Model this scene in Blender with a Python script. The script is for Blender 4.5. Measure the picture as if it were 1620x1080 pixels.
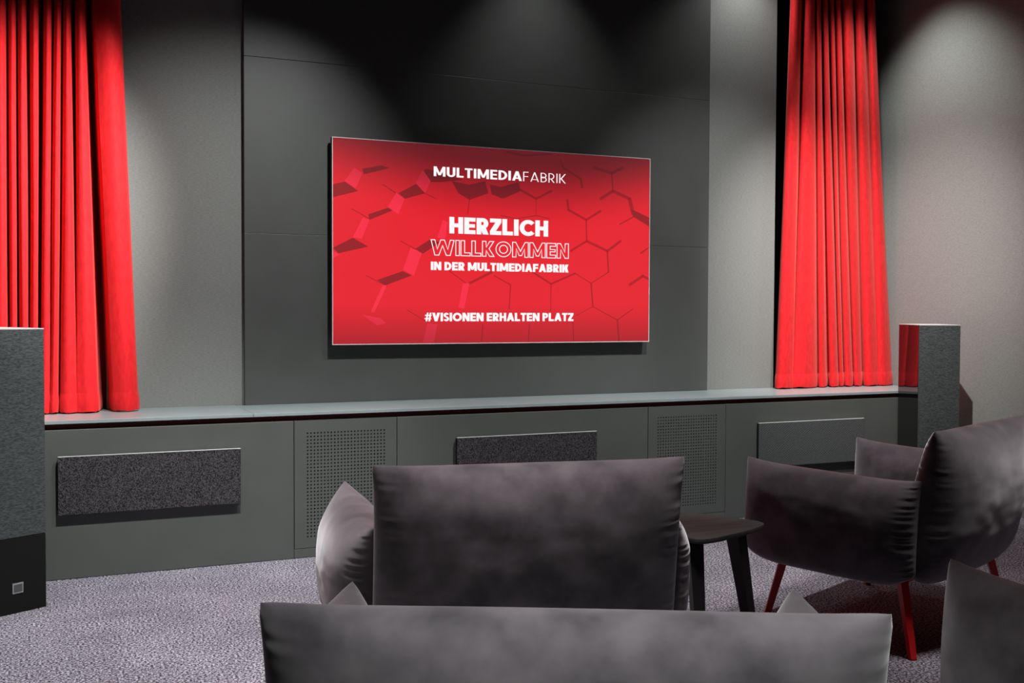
import bpy, bmesh, math, random
from mathutils import Vector, Matrix, noise

for o in list(bpy.data.objects):
    bpy.data.objects.remove(o, do_unlink=True)
S = bpy.context.scene
COL = S.collection
R_ = math.radians
random.seed(7)

# ------------------------------------------------------------------ camera
FPX, CAM_H = 1710.23, 1.2
yaw, pit, rol = R_(24.0484), R_(1.7461), R_(0.21698)
CF = Vector((math.sin(yaw)*math.cos(pit), math.cos(yaw)*math.cos(pit), -math.sin(pit)))
r0 = Vector((math.cos(yaw), -math.sin(yaw), 0)); u0 = r0.cross(CF)
CR = r0*math.cos(rol) + u0*math.sin(rol)
CU = -r0*math.sin(rol) + u0*math.cos(rol)
CP = Vector((0, 0, CAM_H))
cam = bpy.data.cameras.new('camera'); cam.sensor_width = 36; cam.lens = FPX/1620*36
cam.clip_start = 0.05
co = bpy.data.objects.new('camera', cam); COL.objects.link(co)
m = Matrix((CR, CU, -CF)).transposed().to_4x4(); m.translation = CP
co.matrix_world = m
S.camera = co

def ray(px, py): return (px-810)/FPX*CR - (py-540)/FPX*CU + CF
def on_y(px, py, Y): v = ray(px, py); return CP + v*(Y/v.y)
def on_z(px, py, z): v = ray(px, py); return CP + v*((z-CAM_H)/v.z)

# ------------------------------------------------------------------ light
S.view_settings.view_transform = 'Standard'
S.view_settings.look = 'None'
S.view_settings.gamma = 1.0
S.view_settings.use_curve_mapping = False
S.view_settings.exposure = 0.0
W = bpy.data.worlds.new('world'); S.world = W; W.use_nodes = True
W.node_tree.nodes['Background'].inputs[0].default_value = (0.9, 0.95, 1, 1)
W.node_tree.nodes['Background'].inputs[1].default_value = 0.02

CEIL = 3.6
def spot(name, loc, target, power, angle, blend=0.6, radius=0.04, col=(1, .97, .93)):
    l = bpy.data.lights.new(name, 'SPOT'); l.energy = power; l.spot_size = R_(angle); l.spot_blend = blend
    l.shadow_soft_size = radius; l.color = col
    o = bpy.data.objects.new(name, l); COL.objects.link(o); o.location = loc
    o.rotation_euler = (Vector(target)-Vector(loc)).to_track_quat('-Z', 'Y').to_euler()
    return o
COOL = (.97, 1, .98)
# ceiling spots of the demonstration room (all above the picture)
ZL = 3.52
spot('ceiling_spot', (1.45, 3.4, ZL), (-0.36, 5.5, 1.4), 1300, 36, 1, .03)
spot('ceiling_spot', (3.35, 3.7, ZL), (4.85, 5.3, 1.12), 720, 48, 1, .02)
spot('ceiling_spot', (1.7, 3.3, ZL), (0.82, 5.6, 1.15), 320, 50, 1, .04, COOL)
spot('ceiling_spot', (3.7, 3.3, ZL), (3.92, 5.6, 1.15), 270, 50, 1, .04, COOL)
spot('ceiling_spot', (4.05, 5.35, ZL), (4.05, 5.42, 0.7), 34, 110, 1, .03, COOL)
spot('ceiling_spot', (2.62, 5.25, ZL), (2.62, 5.31, 0.7), 40, 80, 1, .03, COOL)
spot('ceiling_spot', (4.62, 5.12, ZL), (5.2, 5.05, 1.3), 120, 84, 1, .05, (.93, 1, .95))
spot('ceiling_spot', (0.7, 3.3, ZL), (0.6, 4.4, 0), 820, 58, 1, .05, COOL)
spot('ceiling_spot', (2.6, 3.4, ZL), (2.6, 4.9, 0.1), 520, 60, 1, .05, COOL)
spot('ceiling_spot', (-0.2, 1.8, ZL), (-0.1, 2.9, 0), 120, 60, 1, .05)
spot('ceiling_spot', (0.80, 0.55, ZL), (0.9, 1.35, 0.8), 760, 42, 1, .30, (.93, 1, .93))
spot('ceiling_spot', (1.2, 2.2, ZL), (1.25, 2.7, 0.8), 620, 36, 1, .35)
spot('ceiling_spot', (3.2, 2.3, ZL), (3.15, 3.0, 0.8), 380, 42, 1, .35)

# ------------------------------------------------------------------ materials
MATS = {}
def lin(r, g, b):
    f = lambda c: (c/255/12.92) if c/255 <= .04045 else ((c/255+.055)/1.055)**2.4
    return (f(r), f(g), f(b), 1)
def mat(name, col, rough=.6, metal=0, sheen=0, spec=.5, coat=0):
    M = bpy.data.materials.new(name); M.use_nodes = True
    b = M.node_tree.nodes['Principled BSDF']
    b.inputs['Base Color'].default_value = (*col[:3], 1); b.inputs['Roughness'].default_value = rough
    b.inputs['Metallic'].default_value = metal; b.inputs['Sheen Weight'].default_value = sheen
    b.inputs['Specular IOR Level'].default_value = spec; b.inputs['Coat Weight'].default_value = coat
    MATS[name] = M
    return M
def add_noise(M, scale, c0, c1, bump=0, stretch=(1, 1, 1), detail=2, lo=.35, hi=.65, dist=.002, coord='Object'):
    nt = M.node_tree; N = nt.nodes; b = N['Principled BSDF']
    tc = N.new('ShaderNodeTexCoord'); mp = N.new('ShaderNodeMapping'); mp.inputs['Scale'].default_value = stretch
    n = N.new('ShaderNodeTexNoise'); n.inputs['Scale'].default_value = scale; n.inputs['Detail'].default_value = detail
    r = N.new('ShaderNodeValToRGB')
    r.color_ramp.elements[0].position = lo; r.color_ramp.elements[1].position = hi
    r.color_ramp.elements[0].color = (*c0[:3], 1); r.color_ramp.elements[1].color = (*c1[:3], 1)
    L = nt.links.new
    L(tc.outputs[coord], mp.inputs[0]); L(mp.outputs[0], n.inputs['Vector']); L(n.outputs['Fac'], r.inputs[0])
    L(r.outputs[0], b.inputs['Base Color'])
    if bump:
        bp = N.new('ShaderNodeBump'); bp.inputs['Strength'].default_value = bump; bp.inputs['Distance'].default_value = dist
        L(n.outputs['Fac'], bp.inputs['Height']); L(bp.outputs[0], b.inputs['Normal'])
    return r

mat('wall_cloth', (.17, .17, .165), .8); add_noise(MATS['wall_cloth'], 260, (.185, .185, .178), (.235, .235, .226), .25, (.25, .25, 1.2), 3)
mat('panel_paint', (.062, .066, .064), .42); add_noise(MATS['panel_paint'], 6, (.078, .080, .077), (.084, .086, .083), 0)
mat('cabinet_paint', (.06, .065, .062), .45); add_noise(MATS['cabinet_paint'], 5, (.074, .078, .073), (.080, .084, .079), 0)
mat('worktop', (.25, .29, .30), .3); add_noise(MATS['worktop'], 9, (.24, .28, .29), (.26, .30, .31), 0)
mat('gap_red', (.16, .016, .012), .6)
mat('black_matte', (.006, .006, .006), .8, spec=.2)
mat('ceiling_paint', (.05, .05, .05), .9)
mat('dark_wall', (.06, .06, .06), .9)
mat('carpet', (.2, .18, .2), 1, spec=.05)
def carpet():
    M = MATS['carpet']; nt = M.node_tree; N = nt.nodes; b = N['Principled BSDF']; L = nt.links.new
    tc = N.new('ShaderNodeTexCoord')
    n1 = N.new('ShaderNodeTexNoise'); n1.inputs['Scale'].default_value = 120; n1.inputs['Detail'].default_value = 4; n1.inputs['Roughness'].default_value = .7
    n2 = N.new('ShaderNodeTexNoise'); n2.inputs['Scale'].default_value = 5; n2.inputs['Detail'].default_value = 4
    n3 = N.new('ShaderNodeTexNoise'); n3.inputs['Scale'].default_value = 120; n3.inputs['Detail'].default_value = 1
    for n in (n1, n2, n3): L(tc.outputs['Object'], n.inputs['Vector'])
    r = N.new('ShaderNodeValToRGB'); e = r.color_ramp.elements
    e[0].position = .42; e[0].color = (.028, .025, .034, 1); e[1].position = .585; e[1].color = (.58, .545, .59, 1)
    k = e.new(.5); k.color = (.19, .173, .195, 1)
    L(n1.outputs['Fac'], r.inputs[0])
    mx = N.new('ShaderNodeMix'); mx.data_type = 'RGBA'; mx.blend_type = 'MULTIPLY'; mx.inputs[0].default_value = 1
    r2 = N.new('ShaderNodeValToRGB'); r2.color_ramp.elements[0].position = .3; r2.color_ramp.elements[1].position = .7
    r2.color_ramp.elements[0].color = (.72, .72, .74, 1); r2.color_ramp.elements[1].color = (1, 1, 1, 1)
    L(n2.outputs['Fac'], r2.inputs[0]); L(r.outputs[0], mx.inputs[6]); L(r2.outputs[0], mx.inputs[7])
    mx2 = N.new('ShaderNodeMix'); mx2.data_type = 'RGBA'; mx2.blend_type = 'MULTIPLY'; mx2.inputs[0].default_value = 1
    r3 = N.new('ShaderNodeValToRGB'); r3.color_ramp.elements[0].position = .4; r3.color_ramp.elements[1].position = .6
    r3.color_ramp.elements[0].color = (1, .9, .95, 1); r3.color_ramp.elements[1].color = (.93, .95, 1, 1)
    L(n3.outputs['Fac'], r3.inputs[0]); L(mx.outputs[2], mx2.inputs[6]); L(r3.outputs[0], mx2.inputs[7])
    L(mx2.outputs[2], b.inputs['Base Color'])
    bp = N.new('ShaderNodeBump'); bp.inputs['Strength'].default_value = .8; bp.inputs['Distance'].default_value = .006
    L(n1.outputs['Fac'], bp.inputs['Height']); L(bp.outputs[0], b.inputs['Normal'])
carpet()
mat('red_velvet', (.72, .012, .018), .75, sheen=.22, spec=.2)
MATS['red_velvet'].node_tree.nodes['Principled BSDF'].inputs['Sheen Tint'].default_value = (1, .35, .3, 1)
add_noise(MATS['red_velvet'], 60, (.62, .009, .014), (.74, .014, .02), .15, (1, 1, .4), 4, dist=.003)
mat('grey_velvet', (.045, .039, .046), .8, sheen=.8, spec=.2)
MATS['grey_velvet'].node_tree.nodes['Principled BSDF'].inputs['Sheen Roughness'].default_value = .45
MATS['grey_velvet'].node_tree.nodes['Principled BSDF'].inputs['Sheen Tint'].default_value = (.85, .8, .85, 1)
add_noise(MATS['grey_velvet'], 9, (.034, .027, .034), (.092, .077, .090), .18, (1, 1, 1), 9, .36, .64, .003)
mat('red_metal', (.62, .012, .014), .4)
mat('black_wood', (.012, .011, .011), .5)
mat('table_wood', (.035, .034, .034), .7, spec=.25); add_noise(MATS['table_wood'], 30, (.055, .056, .056), (.085, .085, .084), .1, (.1, 1, 1), 4)
mat('black_gloss', (.006, .006, .007), .04, spec=.5)
mat('speaker_cloth', (.06, .065, .068), .85); add_noise(MATS['speaker_cloth'], 260, (.017, .02, .021), (.07, .077, .08), .3, (.3, .3, 1.6), 3)
mat('steel', (.75, .75, .75), .25, 1)
mat('lit_top_tone', (.55, .55, .55), .4)  # pale tone stands in for light catching the loudspeaker tops
mat('felt_speckle', (.05, .045, .05), .95, spec=.1); add_noise(MATS['felt_speckle'], 220, (.012, .010, .012), (.09, .081, .088), .3, (1, 1, 1), 2, .38, .68)
mat('woven_cloth', (.08, .085, .085), .8)
def woven():
    M = MATS['woven_cloth']; nt = M.node_tree; N = nt.nodes; b = N['Principled BSDF']; L = nt.links.new
    tc = N.new('ShaderNodeTexCoord'); mp = N.new('ShaderNodeMapping'); mp.inputs['Rotation'].default_value = (0, R_(35), 0)
    w = N.new('ShaderNodeTexWave'); w.inputs['Scale'].default_value = 28; w.inputs['Distortion'].default_value = 2.5; w.inputs['Detail'].default_value = 3; w.inputs['Detail Scale'].default_value = 4
    w.bands_direction = 'Z'
    r = N.new('ShaderNodeValToRGB'); r.color_ramp.elements[0].color = (.03, .034, .034, 1); r.color_ramp.elements[1].color = (.085, .09, .09, 1)
    L(tc.outputs['Object'], mp.inputs[0]); L(mp.outputs[0], w.inputs['Vector']); L(w.outputs['Fac'], r.inputs[0]); L(r.outputs[0], b.inputs['Base Color'])
woven()
mat('tv_black', (.008, .008, .008), .35)
mat('tv_edge', (.8, .7, .7), .4)

# ------------------------------------------------------------------ helpers
def link(name, me, M=None, parent=None, smooth=False):
    o = bpy.data.objects.new(name, me); COL.objects.link(o)
    if M: me.materials.append(MATS[M])
    if parent: o.parent = parent
    if smooth:
        for p in me.polygons: p.use_smooth = True
    return o
def tag(o, label=None, cat=None, group=None, kind=None):
    for k, v in (('label', label), ('category', cat), ('group', group), ('kind', kind)):
        if v: o[k] = v
    return o
def empty(name, loc, rz=0, **k):
    o = bpy.data.objects.new(name, None); COL.objects.link(o); o.location = loc; o.rotation_euler = (0, 0, rz)
    o.empty_display_size = .1
    return tag(o, **k)
def bm_box(bm, x0, x1, y0, y1, z0, z1, bevel=0):
    vs = [bm.verts.new(p) for p in ((x0, y0, z0), (x1, y0, z0), (x1, y1, z0), (x0, y1, z0), (x0, y0, z1), (x1, y0, z1), (x1, y1, z1), (x0, y1, z1))]
    fs = [bm.faces.new([vs[i] for i in q]) for q in ((0, 3, 2, 1), (4, 5, 6, 7), (0, 1, 5, 4), (1, 2, 6, 5), (2, 3, 7, 6), (3, 0, 4, 7))]
    if bevel:
        es = list({e for f in fs for e in f.edges})
        bmesh.ops.bevel(bm, geom=es, offset=bevel, segments=2, affect='EDGES', profile=.5)
def box(name, x0, x1, y0, y1, z0, z1, M, parent=None, bevel=0, org=None):
    """world/local box; mesh origin at org (defaults to base centre when top level, 0 when a child)"""
    if org is None: org = (0, 0, 0) if parent else ((x0+x1)/2, (y0+y1)/2, z0)
    bm = bmesh.new(); bm_box(bm, x0-org[0], x1-org[0], y0-org[1], y1-org[1], z0-org[2], z1-org[2], bevel)
    me = bpy.data.meshes.new(name); bm.to_mesh(me); bm.free()
    o = link(name, me, M, parent); o.location = org if not parent else (0, 0, 0)
    return o
def mesh(name, verts, faces, M, parent=None, smooth=False):
    me = bpy.data.meshes.new(name); me.from_pydata(verts, [], faces); me.update()
    return link(name, me, M, parent, smooth)

# ------------------------------------------------------------------ setting
YC, YP, YW, ZS = 5.114, 5.58, 5.612, .7016    # cabinet fronts, cladding face, wall face, worktop height
XL, XR, YB = -1.3, 5.235, -2.6
NL = .34
NX = 4.33                                    # left edge of the recess behind the right-hand curtain
tag(box('floor', XL-.1, XR+.1, YB-.1, 6.1, -.1, 0, 'carpet'), kind='structure')
tag(box('ceiling', XL-.1, XR+.1, YB-.1, 6.1, CEIL, CEIL+.1, 'ceiling_paint'), kind='structure')
tag(box('wall_left', XL-.1, XL, YB-.1, 6.1, 0, CEIL, 'dark_wall'), kind='structure')
tag(box('wall_right', XR, XR+.1, YB-.1, 6.1, 0, CEIL, 'wall_cloth'), kind='structure')
tag(box('wall_back', XL-.1, XR+.1, YB-.1, YB, 0, CEIL, 'dark_wall'), kind='structure')
wf = empty('wall_front', (2.4, YW, 0), kind='structure')
def wbox(name, x0, x1, y0, y1, z0, z1, M, bevel=0): return box(name, x0-2.4, x1-2.4, y0-YW, y1-YW, z0, z1, M, wf, bevel)
wbox('wall_surface', NL, NX, YW, YW+.45, 0, CEIL, 'wall_cloth')
wbox('recess_back', XL, NL, YW+.4, YW+.45, 0, CEIL, 'black_matte')
wbox('recess_back', NX, XR, YW+.4, YW+.45, 0, CEIL, 'black_matte')
for z0, z1 in ((ZS, 1.578), (1.5793, 2.4717), (2.473, CEIL)):
    wbox('cladding_panel', 1.0, 3.808, YP, YW-.004, z0, z1, 'panel_paint', .0012)
wbox('cladding_batten', 1.012, 3.80, YW-.006, YW+.002, ZS, CEIL, 'black_matte')

# ------------------------------------------------------------------ cabinets, worktop
XS = [-.38, 1.146, 1.659, 3.104, 3.618, 4.935]
ZT = .660
NC, NR, PIT = 24, 31, .0166
def perforated_door(x0, x1, z0, z1, gx0, gz0, parent):
    """door leaf with a real grid of round holes (front sheet), edges returned to the back"""
    v, f = [], []
    y = 0.0
    def V(x, z, yy=y): v.append((x, yy, z)); return len(v)-1
    gx1, gz1 = gx0+NC*PIT, gz0+NR*PIT
    corners = [V(x0, z0), V(x1, z0), V(x1, z1), V(x0, z1)]
    inn = [V(gx0, gz0), V(gx1, gz0), V(gx1, gz1), V(gx0, gz1)]
    for i in range(4): f.append((corners[i], corners[(i+1) % 4], inn[(i+1) % 4], inn[i]))
    rr = .0042
    for i in range(NC):
        for j in range(NR):
            cx, cz = gx0+(i+.5)*PIT, gz0+(j+.5)*PIT; h = PIT/2
            sq = [V(cx-h, cz-h), V(cx, cz-h), V(cx+h, cz-h), V(cx+h, cz), V(cx+h, cz+h), V(cx, cz+h), V(cx-h, cz+h), V(cx-h, cz)]
            ci = [V(cx+rr*math.cos(R_(225+45*k)), cz+rr*math.sin(R_(225+45*k))) for k in range(8)]
            cb = [V(cx+rr*math.cos(R_(225+45*k)), cz+rr*math.sin(R_(225+45*k)), .005) for k in range(8)]
            for k in range(8):
                n = (k+1) % 8
                f.append((sq[k], sq[n], ci[n], ci[k])); f.append((ci[k], ci[n], cb[n], cb[k]))
    bk = [V(x0, z0, .018), V(x1, z0, .018), V(x1, z1, .018), V(x0, z1, .018)]
    for i in range(4): f.append((corners[i], bk[i], bk[(i+1) % 4], corners[(i+1) % 4]))
    o = mesh('perforated_door', v, f, 'cabinet_paint', parent)
    return o
labels = ['closed dark grey cabinet beneath the wide red curtain, beside the black-footed loudspeaker',
          'low cabinet with perforated door, next to the cabinet beneath the wide red curtain',
          'long closed dark grey cabinet directly beneath the television',
          'low cabinet with perforated door, next to the cabinet with the woven panel',
          'closed dark grey cabinet with woven panel, ending at the room corner']
for i in range(5):
    x0, x1 = XS[i], XS[i+1]; xc = (x0+x1)/2; w = (x1-x0)/2
    c = empty('media_cabinet', (xc, YC, 0), label=labels[i], cat='cabinet', group='cabinets along the front wall')
    g = .002
    box('body', -w+g, w-g, .022, YP-YC-.01, 0, ZT-.004, 'cabinet_paint' if i in (0, 2, 4) else 'black_matte', c)
    if i in (0, 2, 4):
        box('front_panel', -w+g, w-g, 0, .02, .002, ZT, 'cabinet_paint', c, .0012)
    else:
        box('plinth', -w, w, 0, .02, .002, .044, 'cabinet_paint', c, .001)
        perforated_door(-w+g, w-g, .047, ZT, -NC*PIT/2, .0925, c)
# dark red strip, set back between fronts and worktop
for nm, x0, x1, lab in (('worktop', -.38, .9545, 'short grey-blue worktop board under the wide red curtain'),
                   ('worktop', .956, 5.225, 'long grey-blue worktop board running below the television to the corner')):
    xc = (x0+x1)/2
    t = empty(nm, (xc, YC, ZT), label=lab, cat='worktop', group='worktop boards on the cabinets')
    h = (x1-x0)/2
    box('board', -h, h, 0, YW-YC-.002 if x0 < 0 else YP-YC-.001, ZS-.0155-ZT, ZS-ZT, 'worktop', t, .0012)
    if x0 < 0: box('recess_board', -h, NL-.004-xc, YW-YC-.002, YW-YC+.39, ZS-.0155-ZT, ZS-ZT, 'worktop', t)
    if x0 > 0:   # the board runs back into the recess and beside the cladding
        box('board_back', 3.81-xc, h, YP-YC-.001, YW-YC-.002, ZS-.0155-ZT, ZS-ZT, 'worktop', t)
        box('recess_board', NX+.004-xc, h, YW-YC-.002, YW-YC+.39, ZS-.0155-ZT, ZS-ZT, 'worktop', t)
    box('recess_strip', -h, h, .035, .06, .0, ZS-.0155-ZT, 'gap_red', t)

# slab loudspeakers fixed on the cabinet fronts
for (x0, x1, M, lab) in ((.106, .891, 'felt_speckle', 'speckled felt slab loudspeaker on the cabinet beneath the wide red curtain'),
                     (1.967, 2.77, 'felt_speckle', 'speckled felt slab loudspeaker on the cabinet under the television'),
                     (3.829, 4.605, 'woven_cloth', 'slab loudspeaker in woven grey cloth near the room corner')):
    xc, w = (x0+x1)/2, (x1-x0)/2
    s = empty('slab_loudspeaker', (xc, YC, .289), label=lab, cat='loudspeaker', group='slab loudspeakers on the cabinet fronts')
    box('housing', -w+.004, w-.004, -.024, -.0005, .003, .254, 'tv_black', s, .001)
    box('cloth_cover', -w, w, -.03, -.023, 0, .2565, M, s, .002)
    box('lit_top_edge', -w+.001, w-.001, -.0295, -.016, .254, .2575, 'lit_top_tone', s)  # added pale strip, painting the light along the slab's upper edge

# ------------------------------------------------------------------ television
YT = 5.515
tl, tr_, br_, bl = [on_y(*p, YT) for p in ((525.3, 215.8), (1027.6, 251), (1027.6, 540.1), (525.3, 545.8))]
TX0, TX1 = (tl.x+bl.x)/2, (tr_.x+br_.x)/2
TZ0, TZ1 = (bl.z+br_.z)/2, (tl.z+tr_.z)/2
TC = Vector(((TX0+TX1)/2, YT, TZ0))
tv = empty('television', TC, label='large wall-mounted television showing a red hexagon welcome picture', cat='television')
tw, th = (TX1-TX0)/2, TZ1-TZ0
box('housing', -tw, tw, .002, .03, 0, th, 'tv_black', tv, .002)
box('rear_box', -tw+.12, tw-.12, .03, YP-YT-.0005, .08, th-.25, 'tv_black', tv)
e_ = .004
for (a, b, c, d) in ((-tw, tw, 0, e_), (-tw, tw, th-e_, th), (-tw, -tw+e_, e_, th-e_), (tw-e_, tw, e_, th-e_)):
    box('frame_edge', a, b, -.003, .004, c, d, 'tv_edge', tv)
def emis(name, col, strength, graded=True):
    M = bpy.data.materials.new(name); M.use_nodes = True; nt = M.node_tree; N = nt.nodes; L = nt.links.new
    b = N['Principled BSDF']; b.inputs['Base Color'].default_value = (.01, .01, .01, 1); b.inputs['Roughness'].default_value = .5; b.inputs['Specular IOR Level'].default_value = .1
    b.inputs['Emission Strength'].default_value = strength
    MATS[name] = M
    if not graded: b.inputs['Emission Color'].default_value = col; return
    tc = N.new('ShaderNodeTexCoord'); sp = N.new('ShaderNodeSeparateXYZ'); L(tc.outputs['Object'], sp.inputs[0])
    # shading of the displayed picture: darker along the top, most so towards the middle, and a little at the foot
    dx = N.new('ShaderNodeMath'); dx.operation = 'MULTIPLY_ADD'; dx.inputs[1].default_value = 1/tw; dx.inputs[2].default_value = -.12; L(sp.outputs[0], dx.inputs[0])
    ab = N.new('ShaderNodeMath'); ab.operation = 'POWER'; ab.inputs[1].default_value = 2; L(dx.outputs[0], ab.inputs[0])
    zz = N.new('ShaderNodeMath'); zz.operation = 'MULTIPLY_ADD'; zz.inputs[1].default_value = .13; L(ab.outputs[0], zz.inputs[0])
    zn = N.new('ShaderNodeMath'); zn.operation = 'MULTIPLY'; zn.inputs[1].default_value = -1/th; L(sp.outputs[2], zn.inputs[0])
    L(zn.outputs[0], zz.inputs[2])       # = .13 dx^2 - z/h
    r = N.new('ShaderNodeMapRange'); r.inputs[1].default_value = -.95; r.inputs[2].default_value = -.56; r.interpolation_type = 'SMOOTHSTEP'; L(zz.outputs[0], r.inputs[0])
    r.inputs[3].default_value = .13; r.inputs[4].default_value = 1
    r2 = N.new('ShaderNodeMapRange'); r2.inputs[1].default_value = 0; r2.inputs[2].default_value = -.2; r2.inputs[3].default_value = .5; r2.inputs[4].default_value = 1
    L(zn.outputs[0], r2.inputs[0])
    mu = N.new('ShaderNodeMath'); mu.operation = 'MULTIPLY'; L(r.outputs[0], mu.inputs[0]); L(r2.outputs[0], mu.inputs[1])
    mx = N.new('ShaderNodeMix'); mx.data_type = 'RGBA'; mx.inputs[6].default_value = lin(62, 28, 34); mx.inputs[7].default_value = col
    L(mu.outputs[0], mx.inputs[0]); L(mx.outputs[2], b.inputs['Emission Color'])
emis('screen_red', lin(230, 36, 48), 1); emis('screen_dark', lin(150, 32, 38), 1); emis('screen_light', lin(248, 48, 72), 1)
emis('screen_line', lin(178, 30, 38), 1); emis('screen_white', (1, .96, .97, 1), 1, False)
scr = mesh('screen', [(-tw+e_, .0, e_), (tw-e_, 0, e_), (tw-e_, 0, th-e_), (-tw+e_, 0, th-e_)], [(0, 1, 2, 3)], 'screen_red', tv)
SX0, SX1, SZ0, SZ1 = -tw+e_, tw-e_, e_, th-e_
def tvp(cx, cy):                       # a point of the picture on the screen, read off the photograph
    p = on_y(500+cx/2.843, 200+cy/2.843, YT) - TC
    return (min(max(p.x, SX0), SX1), min(max(p.z, SZ0), SZ1))
def flat(name, polys, M, dy):          # one flat printed piece of the picture
    v, f = [], []
    for p in polys:
        if sum(p[i][0]*p[(i+1) % len(p)][1]-p[(i+1) % len(p)][0]*p[i][1] for i in range(len(p))) < 0: p = p[::-1]
        f.append(tuple(range(len(v), len(v)+len(p)))); v += [(x, -dy, z) for x, z in p]
    return mesh(name, v, f, M, scr)
lights_ = [[(172,185),(207,210),(178,280),(128,245)], [(480,195),(515,245),(490,300),(448,255)], [(360,298),(398,325),(370,395),(322,362)],
  [(210,410),(240,420),(205,505),(165,498)], [(425,545),(475,570),(440,670),(390,645)], [(570,420),(592,430),(580,505),(545,500)],
  [(660,705),(690,705),(665,820),(640,815)], [(300,712),(318,715),(262,835),(245,835)], [(205,845),(290,862),(315,885),(275,895)],
  [(500,885),(545,890),(530,970),(480,970)], [(75,560),(105,575),(75,595)]]
darks_ = [[(207,190),(290,175),(330,185),(300,195),(215,215)], [(75,260),(130,248),(190,290),(75,318)], [(370,300),(450,258),(492,300),(400,325)],
  [(235,395),(322,365),(350,375),(240,420)], [(75,545),(165,500),(235,540),(100,570)], [(445,550),(510,510),(560,520),(480,572)],
  [(275,690),(390,650),(430,670),(310,715)], [(610,245),(690,262),(760,245),(775,300),(690,330),(640,300)], [(780,260),(830,272),(910,250),(920,290),(840,325),(790,305)],
  [(1415,370),(1500,410),(1500,450),(1425,405)], [(660,240),(500,190),(480,200),(515,250),(560,250)]]
lines_ = [((920,285),(990,325),(1060,290),10), ((990,325),(990,395),3), ((1130,330),(1135,375),(1215,420),(1280,380),10), ((1215,420),(1217,515),6),
  ((1217,515),(1145,560),9), ((1217,515),(1310,560),(1370,515),11), ((1310,560),(1315,655),7), ((1250,185),(1330,210),(1380,185),14), ((1330,210),(1335,290),6),
  ((1280,325),(1335,290),(1410,325),14), ((1410,325),(1425,390),16), ((1365,440),(1430,405),6), ((1110,185),(1190,235),(1197,275),9),
  ((690,705),(790,655),11), ((600,650),(675,705),4), ((800,670),(875,712),(868,820),5), ((975,655),(1057,708),(1165,660),8), ((1057,708),(1055,830),4),
  ((1165,660),(1237,705),(1315,655),4), ((1237,705),(1245,810),7), ((1245,810),(1355,870),(1425,820),4), ((1245,810),(1170,850),3), ((1355,870),(1362,965),6),
  ((1155,880),(1158,965),4), ((960,890),(955,965),4), ((750,890),(745,965),4), ((1410,712),(1470,672),(1500,685),12), ((1460,570),(1500,545),8),
  ((160,370),(240,415),4), ((300,260),(395,325),5), ((490,300),(540,325),4), ((380,515),(445,550),4), ((225,670),(320,718),4), ((410,825),(500,880),3),
  ((830,400),(900,415),(990,400),(1050,415),4), ((860,115),(930,130),(1060,125),8), ((1100,150),(1110,185),6), ((690,330),(682,392),4)]
def strip(pts, w):
    out = []
    for a, b in zip(pts, pts[1:]):
        d = Vector(b)-Vector(a); n = Vector((-d.y, d.x)).normalized()*w/2; t = d.normalized()*w*.25
        a_, b_ = Vector(a)-t, Vector(b)+t
        out.append([tvp(*(a_+n)), tvp(*(b_+n)), tvp(*(b_-n)), tvp(*(a_-n))])
    return out
for l in lines_:
    for q in strip(l[:-1], l[-1]): flat('hexagon_line', [q], 'screen_line', .0004)
for q in darks_: flat('hexagon_shadow', [[tvp(*p) for p in q]], 'screen_dark', .0007)
for q in lights_: flat('hexagon_facet', [[tvp(*p) for p in q]], 'screen_light', .001)

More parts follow.
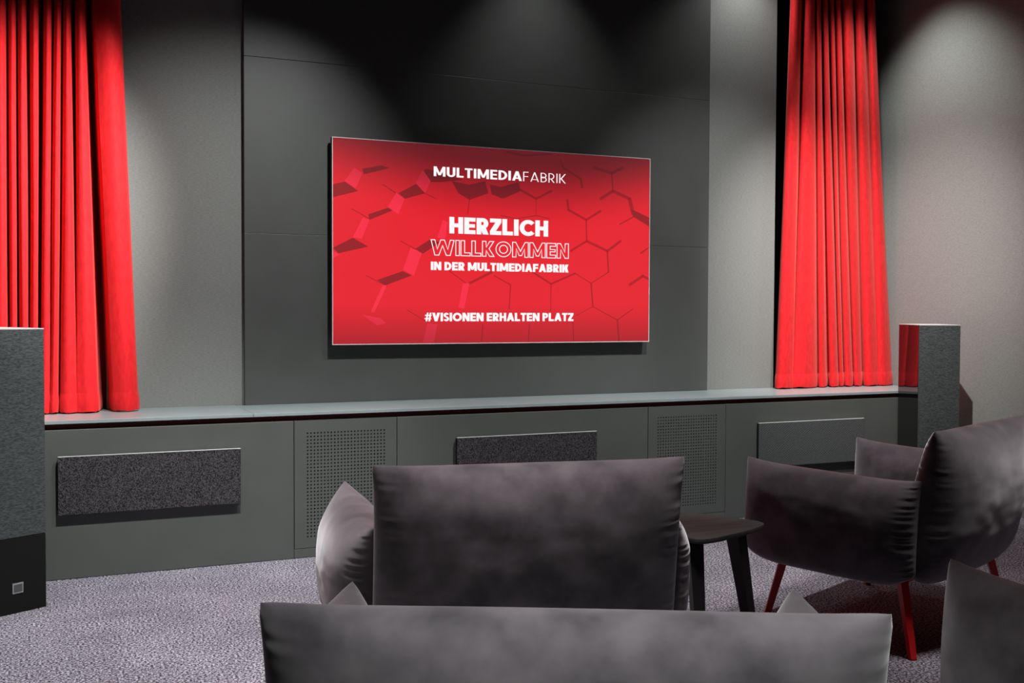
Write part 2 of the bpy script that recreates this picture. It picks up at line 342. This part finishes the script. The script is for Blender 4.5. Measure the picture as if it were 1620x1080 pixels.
# lettering built from strokes: every glyph has cap height 1
def glyph(ch, s):
    h = s*.88; P = []
    rect = lambda x0, y0, x1, y1: P.append([(x0, y0), (x1, y0), (x1, y1), (x0, y1)])
    def dia(x0, y0, x1, y1, hw): P.append([(x0, y0), (x0+hw, y0), (x1+hw, y1), (x1, y1)])
    def ring(cx, cy, rx, ry, a0, a1, n=14, t=s, tv_=None):
        tv2 = tv_ or h
        for k in range(n):
            a, b = R_(a0+(a1-a0)*k/n), R_(a0+(a1-a0)*(k+1)/n)
            P.append([(cx+rx*math.cos(a), cy+ry*math.sin(a)), (cx+rx*math.cos(b), cy+ry*math.sin(b)),
                      (cx+(rx-t)*math.cos(b), cy+(ry-tv2)*math.sin(b)), (cx+(rx-t)*math.cos(a), cy+(ry-tv2)*math.sin(a))])
    w = .6
    if ch == 'I': rect(0, 0, s, 1); w = s
    elif ch == 'L': rect(0, 0, s, 1); w = .34+s; rect(s, 0, w, h)
    elif ch in 'EF':
        rect(0, 0, s, 1); w = .36+s
        rect(s, 1-h, w, 1); rect(s, .5-h*.45, w-.03, .5+h*.45)
        if ch == 'E': rect(s, 0, w, h)
    elif ch == 'H': w = .44+s*1.2; rect(0, 0, s, 1); rect(w-s, 0, w, 1); rect(s, .5-h/2, w-s, .5+h/2)
    elif ch == 'T': w = .44+s*.8; rect(0, 1-h, w, 1); rect(w/2-s/2, 0, w/2+s/2, 1-h)
    elif ch == 'Z': w = .46+s*.7; rect(0, 1-h, w, 1); rect(0, 0, w, h); dia(0, h, w-s*1.25, 1-h, s*1.25)
    elif ch == 'N': w = .48+s*1.2; rect(0, 0, s, 1); rect(w-s, 0, w, 1); P.append([(0, 1), (s*1.1, 1), (w, 0), (w-s*1.1, 0)])
    elif ch == 'M':
        w = .62+s*1.4; rect(0, 0, s, 1); rect(w-s, 0, w, 1)
        P.append([(0, 1), (s*1.1, 1), (w/2+s*.45, .12), (w/2-s*.45, .12)]); P.append([(w, 1), (w-s*1.1, 1), (w/2-s*.45, .12), (w/2+s*.45, .12)])
    elif ch == 'A': w = .62+s*.9; dia(0, 0, w/2-s*.55, 1, s*1.1); dia(w-s*1.1, 0, w/2-s*.55, 1, s*1.1); rect(w*.22, .2, w*.78, .2+h*.8)
    elif ch == 'V': w = .60+s*.9; dia(w/2-s*.55, 0, 0, 1, s*1.1); dia(w/2-s*.55, 0, w-s*1.1, 1, s*1.1)
    elif ch == 'K': w = .46+s*1.1; rect(0, 0, s, 1); dia(s*.8, .42, w-s*1.35, 1, s*1.3); dia(w-s*1.3, 0, s*1.0, .52, s*1.3)
    elif ch == 'U': w = .46+s; ring(w/2, w/2, w/2, w/2, 180, 360); rect(0, w/2, s, 1); rect(w-s, w/2, w, 1)
    elif ch == 'D': w = .5+s; rect(0, 0, s, 1); k = w-.5; rect(s, 0, k, h); rect(s, 1-h, k, 1); ring(k, .5, .5, .5, -90, 90)
    elif ch in 'PRB':
        w = .4+s; k = w-.3; ry = .32 if ch != 'B' else .285; rect(0, 0, s, 1)
        rect(s, 1-h, k, 1); rect(s, 1-2*ry, k, 1-2*ry+h*.9); ring(k, 1-ry, .3, ry, -90, 90, tv_=h*.95)
        if ch == 'R': w += .03; dia(w-s*1.25, 0, .28*w, .42, s*1.2)
        if ch == 'B': w += .02; rect(s, 0, k, h); rect(s, 2*.29-h*.9, k, .58); ring(k, .29, .32, .29, -90, 90, tv_=h*.95)
    elif ch == 'C': w = .86; ring(.5, .5, .5, .5, 42, 318, 22)
    elif ch == 'O': w = 1.0; ring(.5, .5, .5, .5, 0, 360, 28)
    elif ch == 'S':
        w = .60; ring(.3, .72, .29, .28, 15, 250, 14, s*.95, h*.85); ring(.3, .285, .3, .285, -165, 75, 14, s*.95, h*.85)
        P.append([(.2, .44), (.42, .36), (.40, .56), (.18, .64)])
    elif ch == '#':
        w = .74; dia(.10, 0, .24, 1, s*.7); dia(.40, 0, .54, 1, s*.7); rect(.04, .62, w, .62+h*.62); rect(0, .24, w-.04, .24+h*.62)
    elif ch == ' ': w = .22
    return P, w
def text_polys(runs, gap):
    out, x = [], 0
    for txt, s, gp in runs:
        for ch in txt:
            P, w = glyph(ch, s); out.append([[(x+a, b) for a, b in q] for q in P]); x += w+gp
    return out, x-runs[-1][2]
def place(polys, width, c):             # c: left-top, left-base, right-top, right-base in the photograph
    lt, lb, rt, rb = [on_y(*p, YT)-TC for p in c]
    x0, x1 = (lt.x+lb.x)/2, (rt.x+rb.x)/2; zb = (lb.z+rb.z)/2; zt = (lt.z+rt.z)/2
    return [[(x0+(x1-x0)*a/width, zb+(zt-zb)*b) for a, b in q] for q in polys]
def line(name, runs, c):
    p, w = text_polys(runs, 0)
    for g in p:
        if g: flat(name, place(g, w, c), 'screen_white', .0016)
line('letter', [('MULTIMEDIA', .2, .10), ('FABRIK', .085, .15)], ((686, 263.2), (686, 278.5), (894.9, 275.4), (894.9, 290.1)))
line('letter', [('HERZLICH', .27, .06)], ((710.8, 343.2), (710.8, 369.4), (867, 348.8), (867, 373.9)))
line('letter', [('IN DER MULTIMEDIAFABRIK', .27, .06)], ((681.4, 414.2), (681.4, 427.1), (899.2, 418), (899.2, 430.9)))
line('letter', [('#VISIONEN ERHALTEN PLATZ', .26, .06)], ((671.6, 494.8), (671.6, 508.2), (907, 494.6), (907, 507.6)))
# outlined word: ring between each glyph's contour and its inset
def contour(ch, s=.27):
    h = s*.88
    if ch == 'I': return [[(0, 0), (s, 0), (s, 1), (0, 1)]], s
    if ch == 'L': w = .34+s; return [[(0, 0), (w, 0), (w, h), (s, h), (s, 1), (0, 1)]], w
    if ch == 'E':
        w = .36+s; a = .5-h*.42; b = .5+h*.42
        return [[(0, 0), (w, 0), (w, h), (s, h), (s, a), (w-.03, a), (w-.03, b), (s, b), (s, 1-h), (w, 1-h), (w, 1), (0, 1)]], w
    if ch == 'N': w = .48+s*1.2; return [[(0, 0), (s, 0), (s, .56), (w-s, 0), (w, 0), (w, 1), (w-s, 1), (w-s, .44), (s, 1), (0, 1)]], w
    if ch == 'M':
        w = .68+s*1.4; m_ = w/2
        return [[(0, 0), (s, 0), (s, .55), (m_-.1, .1), (m_+.1, .1), (w-s, .55), (w-s, 0), (w, 0), (w, 1), (w-s*.9, 1), (m_, .45), (s*.9, 1), (0, 1)]], w
    if ch == 'W':
        w = 1.45; return [[(.24, 0), (.52, 0), (w/2, .58), (w-.52, 0), (w-.24, 0), (w, 1), (w-.28, 1), (w-.41, .43), (w/2+.13, 1), (w/2-.13, 1), (.41, .43), (.28, 1), (0, 1)]], w
    if ch == 'K':
        w = .5+s*1.1; return [[(0, 0), (s, 0), (s, .38), (w-.34, 0), (w, 0), (w-.33, .51), (w-.02, 1), (w-.34, 1), (s, .62), (s, 1), (0, 1)]], w
    if ch == 'O':
        c = lambda r: [(.5+r*math.cos(R_(10*k)), .5+r*math.sin(R_(10*k))) for k in range(36)]
        return [c(.5), c(.5-s)[::-1]], 1.0
def inset(p, d):
    out = []; n = len(p)
    for i in range(n):
        a, b, c = Vector(p[i-1]), Vector(p[i]), Vector(p[(i+1) % n])
        d1, d2 = (b-a).normalized(), (c-b).normalized()
        n1, n2 = Vector((-d1.y, d1.x)), Vector((-d2.y, d2.x)); k = n1+n2
        k = k/max(k.length_squared/2, .35)
        out.append(tuple(b+k*d))
    return out
polys, x = [], 0
for ch in 'WILLKOMMEN':
    cs, w = contour(ch)
    for p in cs:
        q = inset(p, .05)
        g = []
        polys.append(g)
        for i in range(len(p)):
            j = (i+1) % len(p); g.append([(x+p[i][0], p[i][1]), (x+p[j][0], p[j][1]), (x+q[j][0], q[j][1]), (x+q[i][0], q[i][1])])
    x += w+.05
for g in polys: flat('letter_outline', place(g, x-.05, ((680.9, 378.6), (680.9, 403.6), (899.7, 384.8), (899.7, 409.3))), 'screen_white', .0016)

# ------------------------------------------------------------------ tower loudspeakers
TWR, TDP, THT = .235, .37, 1.115
def tower(corner, rz, left, label):
    """corner: world position of the front corner seen; rz: rotation (front looks along local -y)"""
    off = Matrix.Rotation(rz, 3, 'Z') @ Vector((TWR/2 if left else -TWR/2, -TDP/2, 0))
    o = empty('tower_loudspeaker', Vector((corner[0], corner[1], 0))-off, rz, label=label, cat='loudspeaker', group='tower loudspeakers')
    w, d = TWR/2, TDP/2
    box('cabinet', -w, w, -d+.012, d, 0, THT-.004, 'black_gloss', o, .002)
    box('foot_front', -w, w, -d+.001, -d+.0115, 0, .296, 'black_matte', o, .001)
    box('cloth_grille', -w, w, -d, -d+.0115, .298, THT-.004, 'speaker_cloth', o, .002)
    box('lit_top_plate', -w, w, -d, d, THT-.0035, THT, 'lit_top_tone', o)  # tower top coloured pale to look lit from above
    b = box('badge', -.022, .022, -d-.001, -d+.001, .078, .120, 'steel', o, .0005)
    box('badge_inlay', -.017, .017, -d-.0016, -d-.0009, .083, .113, 'table_wood', b)
    return o
p = on_z(73.6, 959, 0)
tower((p.x, p.y), R_(29), True, 'tower loudspeaker with black foot and steel badge, before the wide red curtain')
p = CP + ray(1455, 511.7)*6.27
tower((p.x, p.y), R_(-26), False, 'tower loudspeaker with glossy black side in the room corner behind an armchair')

# ------------------------------------------------------------------ curtains
def curtain(folds, yc, amp, ytop_px, ybot_px, label, deep=2.4, zend=CEIL-.02):
    # cross sections at head and foot: one rounded ridge per fold, valleys between
    def section(ia, ib, py):
        pts = []
        for k, f in enumerate(folds):
            a, b = f[ia], f[ib]; w = b-a
            am = amp*min(1, .45+w/40)
            jl = k > 0 and a-folds[k-1][ib] < .5; jr = k < len(folds)-1 and folds[k+1][ia]-b < .5     # folds that run into one another
            for px, dep in ((a, .62 if jl else -.35), (a+.12*w, .75 if jl else .55), (a+.5*w, 1.0), (a+.88*w, .78 if jr else .6), (b, .66 if jr else -.3)):
                Y = yc-am*dep; P = on_y(px, py, Y); pts.append(Vector((P.x, P.y)))
            if k < len(folds)-1:
                mid = (b+folds[k+1][ia])/2; gap = folds[k+1][ia]-b
                dv = -deep if gap > 9 else (-min(deep, 2.8) if gap > 5 else (-1.4 if gap > 2.5 else -.8))
                if gap < .5: dv = .6
                Y = yc-amp*dv; P = on_y(mid, py, Y); pts.append(Vector((P.x, P.y)))
        return pts
    top, bot = section(0, 1, ytop_px), section(2, 3, ybot_px)
    def cr(pts, n=4):
        out = []
        for i in range(len(pts)-1):
            p0, p1, p2, p3 = pts[max(i-1, 0)], pts[i], pts[i+1], pts[min(i+2, len(pts)-1)]
            for k in range(n):
                t = k/n
                out.append(.5*((2*p1)+(p2-p0)*t+(2*p0-5*p1+4*p2-p3)*t*t+(3*p1-p0-3*p2+p3)*t**3))
        return out+[pts[-1]]
    top, bot = cr(top), cr(bot)
    z_top = on_y(folds[0][0], ytop_px, yc).z
    zb = ZS+.004
    hem = .088
    def at(i, z):
        s = (z-zb)/(z_top-zb); s2 = s**.9 if s > 0 else 0
        p = bot[i].lerp(top[i], s2) if s2 <= 1.1 else bot[i].lerp(top[i], 1.1)
        wob = noise.noise(Vector((i*.13, z*1.1, yc)))*.010*(1-min(s, 1)*.5)
        return (p.x+wob*.5, p.y+wob, z)
    n = len(bot); org = Vector((sum(b.x for b in bot)/n, yc, zb))
    c = empty('curtain', org, label=label, cat='curtain', group='red velvet curtains')
    def sheet(name, z0, z1, rows, out, ragged):
        v, f = [], []
        for j in range(rows+1):
            z = z0+(z1-z0)*j/rows
            for i in range(n):
                zz = z + (abs(noise.noise(Vector((i*.35, 3, yc))))*.009 if (ragged and j == 0) else 0)
                P = Vector(at(i, zz))
                if out:   # the doubled hem stands a little proud
                    t = (bot[min(i+1, n-1)]-bot[max(i-1, 0)]).normalized(); nn = Vector((t.y, -t.x))
                    e = out*(math.sin(min(1, (j+.3)/rows)*math.pi)**.5 if rows > 1 else 1)
                    P += Vector((nn.x, nn.y, 0))*e
                v.append(tuple(P-org))
        for j in range(rows):
            for i in range(n-1): f.append((j*n+i, j*n+i+1, (j+1)*n+i+1, (j+1)*n+i))
        o = mesh(name, v, f, 'red_velvet', c, True)
        md = o.modifiers.new('thickness', 'SOLIDIFY'); md.thickness = .004; md.offset = -1; md.use_rim = False
        return o
    sheet('drape', zb+hem, zend, 46, 0, False)
    sheet('hem', zb, zb+hem+.002, 5, .0036, True)
    return c
curtain([(-90, -50, -95, -52), (-47, -12, -50, -13), (-10, 10, -11, 14), (12, 25, 16, 29), (28, 42, 31, 46), (47, 61, 47, 60), (69, 82, 64, 78), (85, 97, 78, 92),
         (100, 112, 95, 122), (119, 135, 122, 157), (146, 192, 179, 221)], 5.475, .055, 0, 640,
        'wide red velvet curtain standing on the worktop behind the black-footed loudspeaker', 5)
curtain([(1250, 1269, 1226, 1254), (1273, 1290, 1254, 1293), (1291, 1299, 1295, 1308), (1302, 1310, 1312, 1327), (1313, 1320, 1328, 1335), (1322, 1331, 1336, 1349),
         (1333, 1350, 1351, 1364), (1353, 1368, 1366, 1390), (1372, 1385, 1390, 1413)], 5.53, .055, 0, 605,
        'narrow red velvet curtain hanging in the recess by the room corner')

# ------------------------------------------------------------------ armchairs
def pillow(w, h, T, nu=44, nv=44, ex=.03, ez=.03, puck=(0, 0), seed=0, p=2.6, flat_back=1.0, foot=0):
    """knife-edged cushion in local x (width), z (height), y (thickness); puck = gathers at the -x / +x seams"""
    v, f = [], []
    idx = {}
    for side in (1, -1):
        for j in range(nv+1):
            b = math.sin(math.pi/2*(2*j/nv-1)*.92)/math.sin(math.pi/2*.92)
            for i in range(nu+1):
                a = math.sin(math.pi/2*(2*i/nu-1))
                edge = i in (0, nu) or j in (0, nv)
                if edge and side == -1: idx[(side, i, j)] = idx[(1, i, j)]; continue
                x = w/2*a*(1-ex*(1-abs(b)**3)); z = h/2*b*(1-ez*(1-abs(a)**5))
                if b < 0: z *= 1-foot*abs(a)**6*abs(b)**2; x *= 1-foot*.35*abs(b)**6
                kc = max(0, abs(a)-.93)/.07*max(0, abs(b)-.93)/.07      # ears are blunt
                x *= 1-.008*kc; z *= 1-.008*kc
                t = T/2*max(0, 1-abs(a)**p)**.5*max(0, 1-abs(b)**p)**.5
                if side == -1: t *= flat_back
                n1 = noise.noise(Vector((a*2.2+seed, b*2.2, side*3)))*.007 + noise.noise(Vector((a*6+seed, b*6, side*7)))*.0015
                t += n1*(1-abs(a)**4)*(1-abs(b)**4)
                for s_, amt in ((-1, puck[0]), (1, puck[1])):
                    if amt:
                        q = a*s_; g = max(0, min(1, (q-.80)/.15))*max(0, min(1, (1.0-q)/.03))
                        ph = b*50+9*noise.noise(Vector((b*4+seed, s_*5, side)))+q*3
                        t += amt*g*math.sin(ph)*(.5+1.1*noise.noise(Vector((b*11, s_+q*4, seed))))*(1-abs(b)**3)
                idx[(side, i, j)] = len(v); v.append((x, side*t, z))
    for side in (1, -1):
        for j in range(nv):
            for i in range(nu):
                q = [idx[(side, i, j)], idx[(side, i+1, j)], idx[(side, i+1, j+1)], idx[(side, i, j+1)]]
                f.append(tuple(q if side == -1 else q[::-1]))
    return v, f
def xform(v, M): return [tuple(M @ Vector(p)) for p in v]
def bar(bm, a, b, wa, wb=None):
    a, b = Vector(a), Vector(b); wb = wb or wa
    q = (b-a).to_track_quat('Z', 'Y').to_matrix()
    rings = []
    for p, r in ((a, wa), (b, wb)):
        rings.append([bm.verts.new(p+q@Vector((r/2*sx, r/2*sy, 0))) for sx, sy in ((-1, -1), (1, -1), (1, 1), (-1, 1))])
    for k in range(4): bm.faces.new((rings[0][k], rings[0][(k+1) % 4], rings[1][(k+1) % 4], rings[1][k]))
    bm.faces.new(rings[0][::-1]); bm.faces.new(rings[1])
def bar_obj(name, segs, M, parent):
    bm = bmesh.new()
    for s_ in segs: bar(bm, *s_)
    bmesh.ops.recalc_face_normals(bm, faces=bm.faces)
    me = bpy.data.meshes.new(name); bm.to_mesh(me); bm.free()
    return link(name, me, M, parent)
def make_chair():
    o = empty('armchair', (0, 0, 0))
    v, f = pillow(.87, .575, .24, 60, 130, .02, .03, (.0024, .0024), 1.3, foot=.18)
    M = Matrix.Translation((0, -.315, .508)) @ Matrix.Rotation(R_(8), 4, 'X')
    mesh('back_cushion', xform(v, M), f, 'grey_velvet', o, True)
    for s_ in (-1, 1):
        v, f = pillow(.67, .40, .23, 56, 120, .02, .07, (.005, .0), 4.2+s_, foot=.26)
        # local x of the pillow runs from the rear (-) to the front (+)
        M = Matrix.Translation((s_*.435, .03, .43)) @ Matrix.Rotation(R_(90+s_*-2), 4, 'Z') @ Matrix.Rotation(R_(-2), 4, 'Y')
        mesh('arm_cushion', xform(v, M), f, 'grey_velvet', o, True)
    v, f = pillow(.74, .68, .2, 30, 30, .02, .02, (0, 0), 8)
    M = Matrix.Translation((0, .04, .36)) @ Matrix.Rotation(R_(90), 4, 'X')
    mesh('seat_cushion', xform(v, M), f, 'grey_velvet', o, True)
    zt = .255
    for sx in (-1, 1):
        for sy in (-1, 1):
            bar_obj('leg', [((sx*.385, sy*.225, zt+.03), (sx*.43, sy*.29, 0), .03, .022)], 'red_metal', o)
    bar_obj('base_frame', [((-.385, -.225, zt), (.385, -.225, zt), .024), ((-.385, .225, zt), (.385, .225, zt), .024),
                           ((-.385, -.225, zt), (-.385, .225, zt), .024), ((.385, -.225, zt), (.385, .225, zt), .024)], 'red_metal', o)
    return o
def copy_tree(o):
    c = o.copy(); COL.objects.link(c)
    for ch in o.children:
        d = ch.copy(); COL.objects.link(d); d.parent = c; d.matrix_parent_inverse = ch.matrix_parent_inverse
    return c
def place_chair(o, anchor, local, ang, label):
    off = Matrix.Rotation(R_(ang), 3, 'Z') @ Vector((*local, 0))
    o.location = (anchor.x-off.x, anchor.y-off.y, 0); o.rotation_euler = (0, 0, R_(ang))
    tag(o, label, 'armchair', 'plush armchairs facing the television')
chair = make_chair()
more = [copy_tree(chair) for _ in range(3)]
CRN = (-.435, -.355)
place_chair(chair, on_z(588, 737, .79), CRN, -10.6, 'dark velvet armchair in the front row before the television, side table at its right arm')
place_chair(more[0], on_z(1478, 683, .79), CRN, 22, 'dark velvet armchair on red legs, turned inward beside the corner loudspeaker')
place_chair(more[1], on_z(408, 953, .79), CRN, -27.1, 'grey velvet armchair in the second row, directly behind the front-row chair and side table')
place_chair(more[2], on_z(1507, 892, .625), (-.435, .36), 0, 'grey velvet armchair in the second row, behind the inward-turned chair near the corner')

# ------------------------------------------------------------------ side table
tp = [(2.355, 3.10), (2.31, 3.22), (2.235, 3.325), (2.14, 3.385), (2.05, 3.38), (1.985, 3.29), (1.965, 3.16), (1.965, 3.03), (1.985, 2.955), (2.04, 2.95), (2.14, 2.978), (2.27, 3.03)]
tc_ = Vector((2.12, 3.15))
tb = empty('side_table', (tc_.x, tc_.y, 0), label='small black wooden side table with rounded triangular top between two armchairs', cat='table')
pts = []
n = len(tp)
for i in range(n):
    p0, p1, p2, p3 = [Vector(tp[(i+k) % n])-tc_ for k in (-1, 0, 1, 2)]
    for k in range(5):
        t = k/5; pts.append(.5*((2*p1)+(p2-p0)*t+(2*p0-5*p1+4*p2-p3)*t*t+(3*p1-p0-3*p2+p3)*t**3))
n = len(pts); v = []; f = []
for z, sc in ((.430, .93), (.441, 1.0), (.448, 1.0), (.45, .995)):
    v += [(q.x*sc, q.y*sc, z) for q in pts]
for r in range(3):
    for i in range(n): f.append((r*n+(i+1) % n, r*n+i, (r+1)*n+i, (r+1)*n+(i+1) % n))
f.append(tuple(range(n))); f.append(tuple(range(3*n, 4*n))[::-1])
mesh('table_top', v, f, 'table_wood', tb)
for (ax, ay, bx, by) in ((.09, -.09, .20, -.05), (-.10, -.12, -.12, -.20), (-.03, .15, -.05, .22)):
    bar_obj('leg', [((ax, ay, .436), (bx, by, 0), .05, .03)], 'black_wood', tb)
